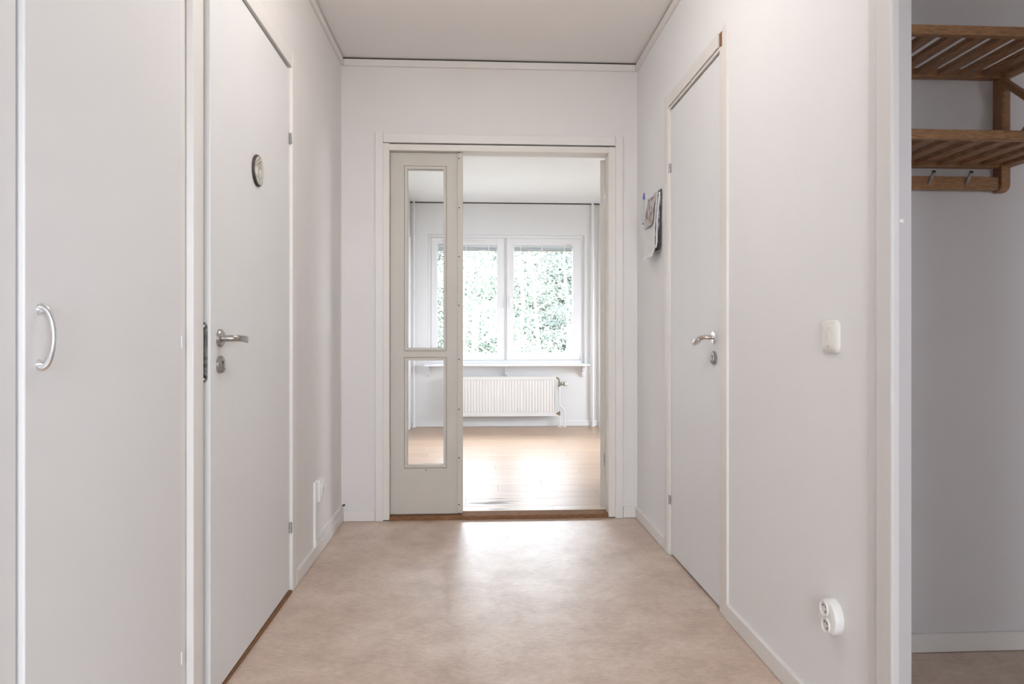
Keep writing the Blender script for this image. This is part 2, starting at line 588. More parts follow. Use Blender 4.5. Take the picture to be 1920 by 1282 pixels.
# baseboards
BH = 0.058
struct('baseboard_left', bevel(B((XL - 0.004, XL + 0.013, 2.822, YB0, 0.001, BH)), 0.003), M_TRIM, 'white baseboard left of the hall under the cable conduit', 'baseboard')
struct('baseboard_back', bevel(B((XL + 0.013, -0.556, YB0 - 0.013, YB0 + 0.004, 0.001, 0.062)), 0.003), M_TRIM, 'short white baseboard left of the double door', 'baseboard')
struct('baseboard_back', bevel(B((0.823, XR - 0.013, YB0 - 0.013, YB0 + 0.004, 0.001, 0.062)), 0.003), M_TRIM, 'short white baseboard right of the double door', 'baseboard')
struct('baseboard_right', bevel(B((XR - 0.013, XR + 0.004, 3.215, YB0, 0.001, BH)), 0.003), M_TRIM, 'white baseboard beyond the right door', 'baseboard')
struct('baseboard_right', bevel(B((XR - 0.013, XR + 0.004, 1.53, 2.402, 0.001, BH)), 0.003), M_TRIM, 'white baseboard under the round wall socket', 'baseboard')
struct('baseboard_niche', bevel(B((XR + 0.03, 2.5, NY - 0.013, NY + 0.004, 0.001, BH + 0.002)), 0.003), M_TRIM, 'grey-white baseboard in the shaded niche below the hat rack', 'baseboard')
struct('baseboard_window', bevel(B((LX0, LX1, YW - 0.013, YW + 0.004, 0.001, 0.062)), 0.003), M_WIN, 'white baseboard below the radiator', 'baseboard')
struct('baseboard_window', bevel(B((LX0 - 0.004, LX0 + 0.013, 3.91, 7.5, 0.001, 0.062)), 0.003), M_WIN, 'white baseboard along the left wall of the bright room', 'baseboard')
struct('trim_6', bevel(B((LX0 - 0.004, LX0 + 0.022, 7.53, 7.60, 0.0, 2.12)), 0.008, 3), M_WIN, 'white rounded upright trim in the left corner of the bright room', 'trim')

# casing at the end of the right wall, towards the niche: two stepped boards and the lining of the opening
end = tag(empty('trim_7', (XR, 1.42, 0)), 'white stepped casing at the end of the right wall beside the niche', 'casing', kind='structure')
obj('casing', bevel(B((XR - 0.009, XR + 0.004, 1.478, 1.520, 0, 2.14)), 0.004, 3), M_ENDCASE, end)
obj('casing', bevel(B((XR - 0.016, XR + 0.004, 1.418, 1.478, 0, 2.14)), 0.005, 3), M_ENDCASE, end)
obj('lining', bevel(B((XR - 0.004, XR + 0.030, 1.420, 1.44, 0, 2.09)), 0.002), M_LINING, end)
bump = tag(obj('door_bumper', lathe(bmesh.new(), (XR + 0.006, 1.4195, 1.262), (0, -1, 0), [(0, 0.0055), (0.003, 0.0055), (0.0045, 0.0035)], 16), M_TRIM, smooth=True),
           'tiny round white stud on the casing beside the niche', 'stud')


# ------------------------------------------------------------------ door furniture builders (local: door face is the plane x=0, outwards is +x)
def rose(parent, x, y, z, m, s=1, r=0.0255):
    return obj('rose', lathe(bmesh.new(), (x, y, z), (s, 0, 0), [(0, r), (0.006, r), (0.0085, r * 0.93), (0.0095, r * 0.6)], 32), m, parent, local=True, smooth=True)


def keyhole(parent, x, y, z, m, s=1):
    e = obj('keyhole_plate', lathe(bmesh.new(), (x, y, z), (s, 0, 0), [(0, 0.0255), (0.007, 0.0255), (0.0095, 0.022), (0.0098, 0.012)], 32), m, parent, local=True, smooth=True)
    bm = bmesh.new()
    lathe(bm, (x + s * 0.0095, y, z + 0.006), (s, 0, 0), [(0, 0.0055), (0.0008, 0.0055)], 14)
    a = x + s * 0.0095
    box(bm, min(a, a + s * 0.0008), max(a, a + s * 0.0008), y - 0.0022, y + 0.0022, z - 0.013, z + 0.003)
    obj('keyhole', bm, M_BLACK, e, local=True)
    lip = bmesh.new()
    pts = [(x + s * 0.0106, y + 0.017 * math.cos(a), z - 0.004 + 0.017 * math.sin(a)) for a in [math.pi * (1.15 + 0.7 * k / 8) for k in range(9)]]
    tube(lip, pts, 0.0022, 8)
    obj('swivel_cover', lip, M_CHROME if m is not M_STEEL else M_STEEL, e, local=True, smooth=True)
    return e


def hinge(parent, x, y, z, s=1):
    h = obj('hinge', lathe(bmesh.new(), (x + s * 0.004, y, z - 0.021), (0, 0, 1), [(0, 0.004), (0.001, 0.0052), (0.020, 0.0052), (0.0205, 0.004), (0.0215, 0.004), (0.022, 0.0052), (0.041, 0.0052), (0.042, 0.004)], 16), M_HINGE, parent, local=True, smooth=True)
    obj('hinge_leaf', bevel(B((min(x, x + s * 0.003), max(x, x + s * 0.003), y - 0.012, y + 0.014, z - 0.020, z + 0.018)), 0.0008, 1), M_HINGE, h, local=True)
    return h


# ------------------------------------------------------------------ door_1, left: white flush door standing a crack open
d1 = tag(empty('door_1', (XL, 2.745, 0)), 'white flush door on the left with round mirror and worn steel lever, open a crack', 'door', kind='structure')
obj('jamb', B((-0.83, XL - 0.006, DL0, DL0 + 0.028, 0, 2.085)), M_JAMB, d1)
obj('jamb', B((-0.83, XL - 0.001, DL1 - 0.008, DL1, 0, 2.085)), M_JAMB, d1)
obj('head_jamb', B((-0.83, XL - 0.02, DL0, DL1, 2.074, 2.085)), M_JAMB, d1)
obj('door_stop', B((-0.83, XL - 0.052, DL0, DL1, 2.05, 2.075), (-0.83, XL - 0.052, DL0, DL0 + 0.045, 0.02, 2.06)), M_JAMB, d1)
obj('casing', bevel(B((XL - 0.007, XL + 0.012, 1.803, 1.857, 0, 2.15)), 0.002), M_TRIM, d1)
obj('casing', bevel(B((XL - 0.004, XL + 0.012, 2.758, 2.818, 0, 2.15)), 0.002), M_TRIM, d1)
obj('casing', bevel(B((XL - 0.004, XL + 0.011, 1.857, 2.758, 2.085, 2.148)), 0.002), M_TRIM, d1)
obj('jamb', B((XL - 0.03, XL + 0.003, 1.857, 1.887, 0, 2.085)), M_JAMB, d1)
obj('threshold', bevel(B((-0.84, XL + 0.012, DL0, DL1, 0.0, 0.010)), 0.002), M_SILL, d1)
# the leaf: hinge line at the far side; local y runs from the hinge (0) to -0.825
leaf1 = obj('leaf', bevel(B((-0.040, 0.0, -0.825, 0.0, 0.014, 2.070)), 0.0015), M_DOORL, d1, local=True)
leaf1.location = (0.001, 0.0, 0)
leaf1.rotation_euler = (0, 0, R(0.62))
r1 = rose(leaf1, 0, -0.757, 1.010, M_STEEL)
lev = bmesh.new()
path = [(0.006, -0.757, 1.010), (0.030, -0.757, 1.010), (0.039, -0.755, 1.010), (0.046, -0.748, 1.010), (0.050, -0.736, 1.0098), (0.051, -0.715, 1.009), (0.050, -0.690, 1.0075), (0.047, -0.664, 1.006), (0.045, -0.652, 1.0055)]
hh = [0.0092, 0.0092, 0.0092, 0.0092, 0.0092, 0.0094, 0.0097, 0.0100, 0.0102]
tt = [0.0092, 0.0090, 0.0088, 0.0080, 0.0068, 0.0060, 0.0055, 0.0045, 0.0032]
rings = []
for q, p_ in enumerate(path):
    a_, b_ = Vector(path[max(q - 1, 0)]), Vector(path[min(q + 1, len(path) - 1)])
    d_ = (b_ - a_)
    d_.z = 0
    d_.normalize()
    nrm = Vector((d_.y, -d_.x, 0))
    ring = []
    for k in range(20):
        an = 2 * math.pi * k / 20
        zr = math.sin(an)
        fwd = 0.008 * zr * zr if q == len(path) - 1 else 0.0      # fish-tail end: the corners run ahead of the middle
        ring.append(lev.verts.new(Vector(p_) + Vector((0, 0, hh[q] * zr)) + nrm * (tt[q] * math.cos(an)) + d_ * fwd))
    rings.append(ring)
for a_, b_ in zip(rings, rings[1:]):
    for k in range(20):
        lev.faces.new((a_[k], a_[(k + 1) % 20], b_[(k + 1) % 20], b_[k]))
lev.faces.new(rings[0][::-1])
cen = lev.verts.new(Vector(path[-1]))
for k in range(20):
    lev.faces.new((rings[-1][k], rings[-1][(k + 1) % 20], cen))
lever1 = obj('lever_handle', lev, M_STEEL, leaf1, local=True, smooth=True)
keyhole(leaf1, 0, -0.757, 0.935, M_STEEL)
lp = bmesh.new()
box(lp, -0.032, -0.007, -0.8265, -0.8235, 0.899, 1.043)
lathe(lp, (-0.0195, -0.8235, 1.043), (0, -1, 0), [(0, 0.012), (0.003, 0.012)], 20)
lathe(lp, (-0.0195, -0.8235, 0.899), (0, -1, 0), [(0, 0.012), (0.003, 0.012)], 20)
plate = obj('lock_plate', lp, M_DSTEEL, leaf1, local=True)
obj('bolt', B((-0.030, -0.026, -0.8275, -0.826, 0.948, 0.968)), M_BRASS, plate, local=True)
sp = bmesh.new()
for zz in (1.043, 0.897):
    lathe(sp, (-0.0195, -0.8262, zz), (0, -1, 0), [(0, 0.005), (0.001, 0.005), (0.0016, 0.003)], 12)
obj('screw', sp, M_CHROME, plate, local=True)
obj('latch_opening', B((-0.029, -0.018, -0.8275, -0.826, 0.985, 1.022)), M_BLACK, plate, local=True)
hinge(leaf1, 0.001, 0.006, 1.802)
hinge(leaf1, 0.001, 0.006, 0.258)

# round mirror hanging on that door
mx, my, mz = -0.7375, 2.331, 1.571
mir = tag(empty('round_mirror', (mx, my, mz)), 'small round mirror with dark rim fixed to the left white door', 'mirror')
obj('rim', lathe(bmesh.new(), (mx, my, mz), (1, 0, 0), [(0.0, 0.051), (0.006, 0.053), (0.0105, 0.051), (0.0108, 0.047)], 48), M_BARK, mir, smooth=True)
obj('mirror_glass', lathe(bmesh.new(), (mx + 0.0108, my, mz), (1, 0, 0), [(0, 0.0475), (0.0012, 0.0475), (0.0016, 0.046)], 48), M_MIRROR, mir, smooth=True)

# ------------------------------------------------------------------ door_2, right: narrow white flush door, closed
d2 = tag(empty('door_2', (XR, 3.130, 0)), 'narrow closed white flush door on the right with nickel lever', 'door', kind='structure')
obj('jamb', B((XR - 0.001, XR + 0.09, DR0, DR0 + 0.012, 0, 2.09)), M_JAMB, d2)
obj('jamb', B((XR - 0.001, XR + 0.09, DR1 - 0.014, DR1, 0, 2.09)), M_JAMB, d2)
obj('head_jamb', B((XR + 0.012, XR + 0.09, DR0, DR1, 2.072, 2.09)), M_JAMB, d2)
obj('door_stop', B((XR + 0.048, XR + 0.09, DR0, DR1, 2.05, 2.075), (XR + 0.048, XR + 0.09, DR0, DR1, 0, 0.012)), M_JAMB, d2)
obj('casing', bevel(B((XR - 0.009, XR + 0.004, 2.404, 2.450, 0, 2.147)), 0.002), M_TRIM, d2)
obj('casing', bevel(B((XR - 0.007, XR + 0.004, 2.450, 2.482, 0, 2.080)), 0.002), M_JAMB, d2)
obj('casing', bevel(B((XR - 0.012, XR + 0.004, 3.150, 3.208, 0, 2.142)), 0.002), M_TRIM, d2)
obj('casing', bevel(B((XR - 0.008, XR + 0.004, 3.138, 3.150, 0, 2.082)), 0.001), M_JAMB, d2)
obj('casing', bevel(B((XR - 0.011, XR + 0.004, 2.492, 3.150, 2.088, 2.142)), 0.002), M_TRIM, d2)
obj('casing', bevel(B((XR - 0.006, XR + 0.004, 2.470, 3.138, 2.074, 2.084)), 0.001), M_JAMB, d2)
obj('bare_wood_strip', B((XR - 0.004, XR + 0.003, 2.452, 2.490, 2.083, 2.138)), M_SILL, d2)
leaf2 = obj('leaf', bevel(B((0.0, 0.040, -0.640, 0.0, 0.010, 2.066)), 0.0015), M_DOORR, d2, local=True)
leaf2.location = (0.0, 0.003, 0)
rose(leaf2, 0, -0.583, 1.012, M_CHROME, -1)
lev = bmesh.new()
tube(lev, [(-0.006, -0.583, 1.012), (-0.030, -0.583, 1.0125), (-0.040, -0.580, 1.0125), (-0.046, -0.571, 1.011), (-0.049, -0.556, 1.008)], [0.008, 0.008, 0.008, 0.008, 0.0082], 16)
lever2 = obj('lever_handle', lev, M_NICKEL, leaf2, local=True, smooth=True)
lev = bmesh.new()
tube(lev, [(-0.0488, -0.557, 1.0083), (-0.0505, -0.549, 1.0055), (-0.052, -0.532, 0.999), (-0.053, -0.508, 0.990), (-0.051, -0.483, 0.981)], [0.0100, 0.0125, 0.0145, 0.0110, 0.002], 16)
obj('grip', lev, M_CHROME, lever2, local=True, smooth=True)
keyhole(leaf2, 0, -0.583, 0.934, M_STEEL, -1)
hinge(leaf2, -0.001, 0.006, 1.800, -1)
hinge(leaf2, -0.001, 0.006, 0.257, -1)

# ------------------------------------------------------------------ door_3: greige double door with glass, left leaf closed, right leaf open into the bright room
d3 = tag(empty('door_3', (0.13, YB0, 0)), 'greige glazed double door at the end of the hall, right leaf open', 'door', kind='structure')
obj('casing', bevel(B((-0.555, -0.513, YB0 - 0.014, YB0 + 0.004, 0, 2.140)), 0.0025), M_TRIM, d3)
obj('casing', bevel(B((0.780, 0.821, YB0 - 0.014, YB0 + 0.004, 0, 2.140)), 0.0025), M_TRIM, d3)
obj('casing', bevel(B((-0.512, 0.779, YB0 - 0.012, YB0 + 0.004, 2.086, 2.135)), 0.0025), M_TRIM, d3)
obj('jamb', bevel(B((-0.525, -0.479, YB0 - 0.004, YB1 + 0.004, 0.004, 2.084)), 0.0015), M_JAMB, d3)
obj('jamb', bevel(B((0.742, 0.790, YB0 - 0.004, YB1 + 0.004, 0.004, 2.080)), 0.0015), M_JAMB, d3)
obj('head_jamb', bevel(B((-0.479, 0.742, YB0 - 0.002, YB1 + 0.004, 2.046, 2.080)), 0.0015), M_JAMB, d3)


def glazed_leaf(parent, w, thick, z0, z1, panes, left, right, m):
    """leaf in local space: x from 0 to w, y from 0 to thick; panes: list of (z0, z1)"""
    bm = bmesh.new()
    zs = [z0] + [v for p in panes for v in (p[0] - 0.008, p[1] + 0.008)] + [z1]
    box(bm, 0, left - 0.008, 0, thick, z0, z1)
    box(bm, right + 0.008, w, 0, thick, z0, z1)
    for a, b_ in zip(zs[0::2], zs[1::2]):
        box(bm, left - 0.008, right + 0.008, 0, thick, a, b_)
    ya, yb = thick * 0.25, thick * 0.75
    for a, b_ in panes:      # rebate the glass sits in; a narrow groove stays open round the beads
        box(bm, left - 0.008, left, ya, yb, a - 0.008, b_ + 0.008)
        box(bm, right, right + 0.008, ya, yb, a - 0.008, b_ + 0.008)
        box(bm, left, right, ya, yb, a - 0.008, a)
        box(bm, left, right, ya, yb, b_, b_ + 0.008)
    lf = obj('leaf', bm, m, parent, local=True)
    for a, b_ in panes:
        g = obj('glass_pane', B((left, right, thick * 0.45, thick * 0.45 + 0.004, a, b_)), M_GLASS, lf, local=True)
        for yy0, yy1 in ((-0.004, thick * 0.45), (thick * 0.45 + 0.004, thick + 0.004)):
            bd = bmesh.new()
            k = 0.010
            o_ = 0.005
            box(bd, left - o_, left + k, yy0, yy1, a - o_, b_ + o_)
            box(bd, right - k, right + o_, yy0, yy1, a - o_, b_ + o_)
            box(bd, left + k, right - k, yy0, yy1, a - o_, a + k)
            box(bd, left + k, right - k, yy0, yy1, b_ - k, b_ + o_)
            obj('glazing_bead', bd, m, lf, local=True)
    return lf


PANES = [(0.290, 0.893), (0.944, 1.962)]
lf = glazed_leaf(d3, 0.373, 0.040, 0.026, 2.044, PANES, 0.084, 0.304, M_GREY)
lf.location = (-0.477 - 0.13, 0.034, 0)
ast = obj('astragal', bevel(B((0.372, 0.402, -0.009, 0.044, 0.030, 2.042)), 0.002), M_GREY, lf, local=True)
for zz in (2.012, 1.737, 1.463, 1.190, 0.890, 0.610, 0.340, 0.078):
    obj('screw', lathe(bmesh.new(), (0.381, -0.0088, zz), (0, -1, 0), [(0, 0.004), (0.0012, 0.0032)], 10), M_BLACK, ast, local=True)
obj('peg', lathe(bmesh.new(), (0.196, -0.0005, 0.272), (0, -1, 0), [(0, 0.0032), (0.0012, 0.0026)], 10), M_BLACK, lf, local=True)
obj('top_bolt', B((0.373, 0.385, -0.006, 0.02, 2.0425, 2.0465)), M_BARK, lf, local=True)
# open right leaf: its hinge edge faces the hall
rl = glazed_leaf(d3, 0.815, 0.034, 0.030, 2.035, PANES, 0.13, 0.685, M_GREY)
rl.location = (0.748 - 0.13, 0.106, 0)
rl.rotation_euler = (0, 0, R(68))
obj('hinge', bevel(B((-0.0025, 0.0, 0.002, 0.012, 1.762, 1.838)), 0.0008, 1), M_STEEL, rl, local=True)
obj('hinge', bevel(B((-0.0025, 0.0, 0.002, 0.012, 0.268, 0.344)), 0.0008, 1), M_STEEL, rl, local=True)
stk = obj('sticker', B((-0.0012, 0.0, 0.010, 0.032, 1.790, 1.800)), M_PAPER, rl, local=True)
for k in range(4):
    obj('sticker_mark', B((-0.0020, -0.0010, 0.0115 + 0.005 * k, 0.0145 + 0.005 * k, 1.7925, 1.7925 + (0.004, 0.005, 0.0035, 0.005)[k])), M_BLUE, stk, local=True)
rh = bmesh.new()
lathe(rh, (0.765, 0.0, 1.01), (0, -1, 0), [(0, 0.025), (0.008, 0.025)], 24)
tube(rh, [(0.765, 0, 1.01), (0.765, -0.04, 1.01), (0.755, -0.048, 1.01), (0.66, -0.048, 1.008)], 0.008, 10)
obj('lever_handle', rh, M_CHROME, rl, local=True, smooth=True)


# ------------------------------------------------------------------ wardrobes on the left
def wardrobe(y0, y1, xf, label, handle_y):
    w = tag(empty('wardrobe', (-1.05, (y0 + y1) / 2, 0)), label, 'wardrobe', 'wardrobes along the left wall')
    obj('carcass', B((-1.34, xf - 0.021, y0, y0 + 0.018, 0.0, 2.30), (-1.34, xf - 0.021, y1 - 0.018, y1, 0.0, 2.30), (-1.34, xf - 0.021, y0 + 0.018, y1 - 0.018, 2.282, 2.30),
                     (-1.34, xf - 0.021, y0 + 0.018, y1 - 0.018, 0.08, 0.098), (-1.34, -1.33, y0 + 0.018, y1 - 0.018, 0.098, 2.282), (-0.80, -0.785, y0 + 0.018, y1 - 0.018, 0, 0.08)), M_WARD, w)
    dr = obj('wardrobe_door', bevel(B((xf - 0.019, xf, y0 + 0.002, y1 - 0.002, 0.06, 2.295)), 0.0025, 3), M_WARD, w)
    # arched handle with flared feet
    hy, z0, z1 = handle_y, 0.966, 1.060
    hb = bmesh.new()
    n = 14
    pts, ra, rb = [], [], []
    for k in range(n + 1):
        t = k / n
        a = math.pi * t
        pts.append((xf + 0.004 + 0.0215 * math.sin(a) ** 0.8, hy, z0 - 0.004 + (z1 - z0 + 0.008) * (0.5 - 0.5 * math.cos(a) * (0.8 + 0.2 * abs(math.cos(a))))))
        e = abs(2 * t - 1)
        ra.append(0.0040 + 0.0025 * e ** 3)
        rb.append(0.0042 + 0.0035 * e ** 3)
    tube(hb, pts, ra, 12, rb)
    hd = obj('handle', hb, M_CHROME, dr, smooth=True)
    for zz, sgn in ((z0, -1), (z1, 1)):
        obj('foot', lathe(bmesh.new(), (xf, hy, zz), (1, 0, 0), [(0, 0.0078), (0.002, 0.0078), (0.007, 0.0056), (0.011, 0.004)], 16, 0.8, 1.3), M_CHROME, dr, smooth=True)
    return w, dr


w1, dr1 = wardrobe(1.160, 1.760, XL, 'white wardrobe with an arched chrome handle beside the left door', 1.197)
for zz in (1.001, 0.205):
    obj('hinge', bevel(B((XL - 0.010, XL + 0.002, 1.7575, 1.7625, zz - 0.016, zz + 0.016)), 0.001, 1), M_EDGE, w1)
w2, dr2 = wardrobe(0.556, 1.156, XL - 0.008, 'white wardrobe cut off by the left picture edge', 0.60)
struct('trim_8', bevel(B((XL - 0.03, XL - 0.008, 1.760, 1.805, 0, H)), 0.002), M_TRIM, 'narrow filler strip between wardrobe and left door casing', 'trim')
struct('trim_9', B((-1.34, XL - 0.012, 0.54, 1.775, 2.302, 2.33)), M_TRIM, 'filler board above the wardrobes', 'trim')

# ------------------------------------------------------------------ socket, conduit on the left wall
so = tag(empty('wall_socket', (XL, 3.245, 0.30)), 'square white socket low on the left wall beside the conduit', 'socket')
obj('body', bevel(B((XL - 0.002, XL + 0.021, 3.198, 3.292, 0.250, 0.350)), 0.004, 3), M_WHITE, so)
bm = bmesh.new()
lathe(bm, (XL + 0.021, 3.245, 0.300), (1, 0, 0), [(0, 0.037), (0.004, 0.037), (0.005, 0.034)], 32)
dsk = obj('socket_ring', bm, M_WHITE, so, smooth=True)
obj('socket_well', lathe(bmesh.new(), (XL + 0.0262, 3.245, 0.300), (1, 0, 0), [(0, 0.0195), (0.0006, 0.0195)], 28), M_CREAM, dsk)
for yy in (-0.0095, 0.0095):
    obj('pin_hole', lathe(bmesh.new(), (XL + 0.0268, 3.245 + yy, 0.300), (1, 0, 0), [(0, 0.0026), (0.0004, 0.0026)], 10), M_BLACK, dsk)
co = tag(empty('cable_conduit', (XL, 3.163, 0.06)), 'white cable conduit rising from the left baseboard to the square socket', 'conduit')
obj('vertical_run', bevel(B((XL - 0.002, XL + 0.011, 3.152, 3.174, 0.085, 0.350)), 0.002), M_WHITE, co)
obj('end_piece', bevel(B((XL - 0.002, XL + 0.014, 3.148, 3.178, 0.057, 0.090)), 0.002), M_WHITE, co)
obj('horizontal_run', bevel(B((XL - 0.002, XL + 0.010, 3.174, YB0 - 0.001, 0.0585, 0.093)), 0.0025), M_WALL, co)
tag(obj('cable_end', tube(bmesh.new(), [(XL + 0.005, 3.795, 0.080), (XL + 0.012, 3.786, 0.090), (XL + 0.020, 3.779, 0.095)], [0.003, 0.004, 0.0058], 10), M_BLACK, loc=(XL + 0.01, 3.79, 0.08), smooth=True),
    'short black cable end sticking out in the corner above the left baseboard', 'cable')

# ------------------------------------------------------------------ light switch on the right wall
sw = tag(empty('light_switch', (XR, 1.697, 1.013)), 'cream rocker light switch on the right wall', 'switch')
bm = bmesh.new()


def superellipse(cx, cz, a, b_, e, x, n=40):
    pts = []
    for k in range(n):
        t = 2 * math.pi * k / n
        c_, s_ = math.cos(t), math.sin(t)
        pts.append((x, cx + a * math.copysign(abs(c_) ** (2 / e), c_), cz + b_ * math.copysign(abs(s_) ** (2 / e), s_)))
    return pts


rings = []
for dx, k in ((0.002, 1.0), (-0.0025, 1.0), (-0.005, 0.975), (-0.0085, 0.88), (-0.0115, 0.70), (-0.0135, 0.40), (-0.0138, 0.2)):
    rings.append([bm.verts.new(p) for p in superellipse(1.696, 1.014, 0.0435 * k, 0.0425 * (1 - (1 - k) * 0.75), 5.5, XR + dx)])
for r0, r1_ in zip(rings, rings[1:]):
    for k in range(40):
        bm.faces.new((r0[k], r0[(k + 1) % 40], r1_[(k + 1) % 40], r1_[k]))
bm.faces.new(rings[0])
bm.faces.new(rings[-1])
cover = obj('cover_plate', bm, M_CREAM, sw, smooth=True)
bm = bmesh.new()
extrude_poly(bm, [(XR - 0.010, 1.682, 0.998), (XR - 0.0142, 1.682, 1.000), (XR - 0.0165, 1.682, 1.0265), (XR - 0.010, 1.682, 1.0275)], (0, 0.016, 0))
obj('rocker', bm, M_CREAM, sw)
for zz in (1.0355, 0.990):
    obj('screw', lathe(bmesh.new(), (XR - 0.0130, 1.690, zz), (-1, 0, 0), [(0, 0.0022), (0.0008, 0.0016)], 10), M_DSTEEL, sw)

# ------------------------------------------------------------------ round double socket, low on the right wall
ds = tag(empty('double_socket', (XR, 1.682, 0.297)), 'round white double socket low on the right wall above the baseboard', 'socket')
sy, sz = 1.680, 0.308
bm = lathe(bmesh.new(), (XR + 0.002, sy, sz), (-1, 0, 0), [(0, 0.0445), (0.010, 0.0445), (0.018, 0.044), (0.023, 0.042), (0.0255, 0.0375), (0.026, 0.02)], 48)
body = obj('body', bm, M_WHITE, ds, smooth=True)
for sgn in (1, -1):
    cy, cz = sy + 0.004 * sgn, sz + 0.0195 * sgn
    rim = obj('socket_ring', lathe(bmesh.new(), (XR - 0.023, cy, cz), (-1, 0, 0), [(0, 0.0192), (0.0045, 0.0192), (0.0052, 0.0184), (0.0052, 0.0176), (0.0022, 0.017)], 32), M_WHITE, ds, smooth=True)
    obj('socket_well', lathe(bmesh.new(), (XR - 0.0251, cy, cz), (-1, 0, 0), [(0, 0.0168), (0.0006, 0.0168)], 28), M_CREAM, rim)
    for dy, dz in ((0.006, 0.0065), (-0.006, -0.0065)):
        obj('pin_hole', lathe(bmesh.new(), (XR - 0.0256, cy + dy, cz + dz), (-1, 0, 0), [(0, 0.0027), (0.0005, 0.0027)], 10), M_BLACK, rim)
    pc = bmesh.new()
    box(pc, XR - 0.0295, XR - 0.0255, cy - 0.0135, cy - 0.0095, cz + 0.0065, cz + 0.0115)
    obj('earth_clip', pc, M_STEEL, rim)
obj('screw', lathe(bmesh.new(), (XR - 0.0235, sy, sz), (-1, 0, 0), [(0, 0.003), (0.0012, 0.0022)], 10), M_DSTEEL, ds)


# ------------------------------------------------------------------ papers and pen hanging on the right wall beside the door
def curl_sheet(y0, y1, z0, z1, x_top, x_mid, x_low, th, hook, n=14):
    """hanging sheet bundle: profile in x over z, the lower end swings away from the wall"""
    bm = bmesh.new()
    rows = []
    for k in range(n + 1):
        t = k / n
        z = z1 + (z0 - z1) * t
        if t < 0.5:
            x = x_top + (x_mid - x_top) * (t / 0.5)
        else:
            x = x_mid + (x_low - x_mid) * ((t - 0.5) / 0.5) ** 1.2
        if t > 0.86:
            x -= hook * ((t - 0.86) / 0.14) ** 1.5
        rows.append([bm.verts.new(p) for p in ((x, y0, z), (x, y1, z), (x + th, y1, z), (x + th, y0, z))])
    for a, b_ in zip(rows, rows[1:]):
        for k in range(4):
            bm.faces.new((a[k], a[(k + 1) % 4], b_[(k + 1) % 4], b_[k]))
    bm.faces.new(rows[0])
    bm.faces.new(rows[-1][::-1])
    return bm


mg = tag(empty('magazine', (XR, 3.36, 1.74)), 'dark magazine hanging on the right wall, nearest the door casing', 'magazine')
obj('cover', curl_sheet(3.285, 3.43, 1.445, 1.737, XR - 0.006, XR - 0.018, XR - 0.020, 0.004, 0.004), M_PRINT2, mg)
obj('pages', curl_sheet(3.287, 3.428, 1.450, 1.722, XR - 0.013, XR - 0.026, XR - 0.028, 0.005, 0.004), M_PAPER, mg)
obj('back_cover', curl_sheet(3.285, 3.43, 1.442, 1.730, XR - 0.002, XR - 0.011, XR - 0.013, 0.004, 0.004), M_COVER, mg)
fl = tag(empty('leaflet', (XR, 3.40, 1.72)), 'white leaflet with curled lower end hanging in front of the magazine', 'leaflet')
obj('sheet', curl_sheet(3.300, 3.480, 1.408, 1.722, XR - 0.020, XR - 0.034, XR - 0.036, 0.0025, 0.013), M_PAPER, fl)
obj('back_sheet', curl_sheet(3.298, 3.466, 1.415, 1.715, XR - 0.0165, XR - 0.030, XR - 0.0315, 0.002, 0.011), M_PRINT2, fl)
npad = tag(empty('notepad', (XR, 3.45, 1.70)), 'small printed notepad hanging beside the pen in front of the leaflet', 'notepad')
obj('cover', curl_sheet(3.315, 3.468, 1.565, 1.716, XR - 0.024, XR - 0.038, XR - 0.042, 0.003, 0.006), M_PRINT, npad)
pn = tag(empty('pen', (XR - 0.046, 3.475, 1.70)), 'clear ballpoint pen with blue cap hung upright beside the notepad', 'pen')
obj('barrel', tube(bmesh.new(), [(XR - 0.044, 3.474, 1.722), (XR - 0.047, 3.476, 1.600)], [0.0046, 0.0042], 10), M_CLEAR, pn, smooth=True)
obj('cap', tube(bmesh.new(), [(XR - 0.0435, 3.4735, 1.7215), (XR - 0.043, 3.4735, 1.735), (XR - 0.0427, 3.473, 1.754)], [0.0056, 0.0050, 0.0030], 10), M_BLUE, pn, smooth=True)
obj('end_plug', tube(bmesh.new(), [(XR - 0.047, 3.476, 1.600), (XR - 0.0472, 3.476, 1.592)], [0.0037, 0.003], 10), M_BLUE, pn, smooth=True)
obj('cord', tube(bmesh.new(), [(XR - 0.0435, 3.4735, 1.730), (XR - 0.030, 3.462, 1.716), (XR - 0.012, 3.44, 1.728), (XR + 0.001, 3.43, 1.735)], 0.0008, 6), M_CLEAR, pn)

# ------------------------------------------------------------------ wooden hat rack in the niche
hr = tag(empty('hat_rack', (1.36, NY, 1.48)), 'brown wooden hat rack with two slatted shelves on the shaded niche wall', 'hat rack')
RX0, RX1 = 1.00, 1.715
RYF, RYB = 1.805, 2.128
for zz, nm in ((1.842, 'upper_shelf'), (1.556, 'lower_shelf')):
    bm = bmesh.new()
    box(bm, RX0, RX1, RYF, RYF + 0.022, zz, zz + 0.027)
    box(bm, RX0, RX1, RYB - 0.030, RYB, zz, zz + 0.027)
    shf = obj(nm, bevel(bm, 0.003, 2), M_WOOD, hr)
    for sx in (RX0, RX1 - 0.040):
        obj('side_rail', bevel(B((sx, sx + 0.040, RYF + 0.022, RYB - 0.030, zz + 0.001, zz + 0.026)), 0.002, 1), M_WOOD2, shf)
    x = 1.6105
    while x > RX0 + 0.045:
        obj('slat', bevel(B((x, x + 0.036, RYF + 0.0225, RYB - 0.0305, zz + 0.004, zz + 0.021)), 0.0015, 1), M_WOOD2, shf)
        x -= 0.0735
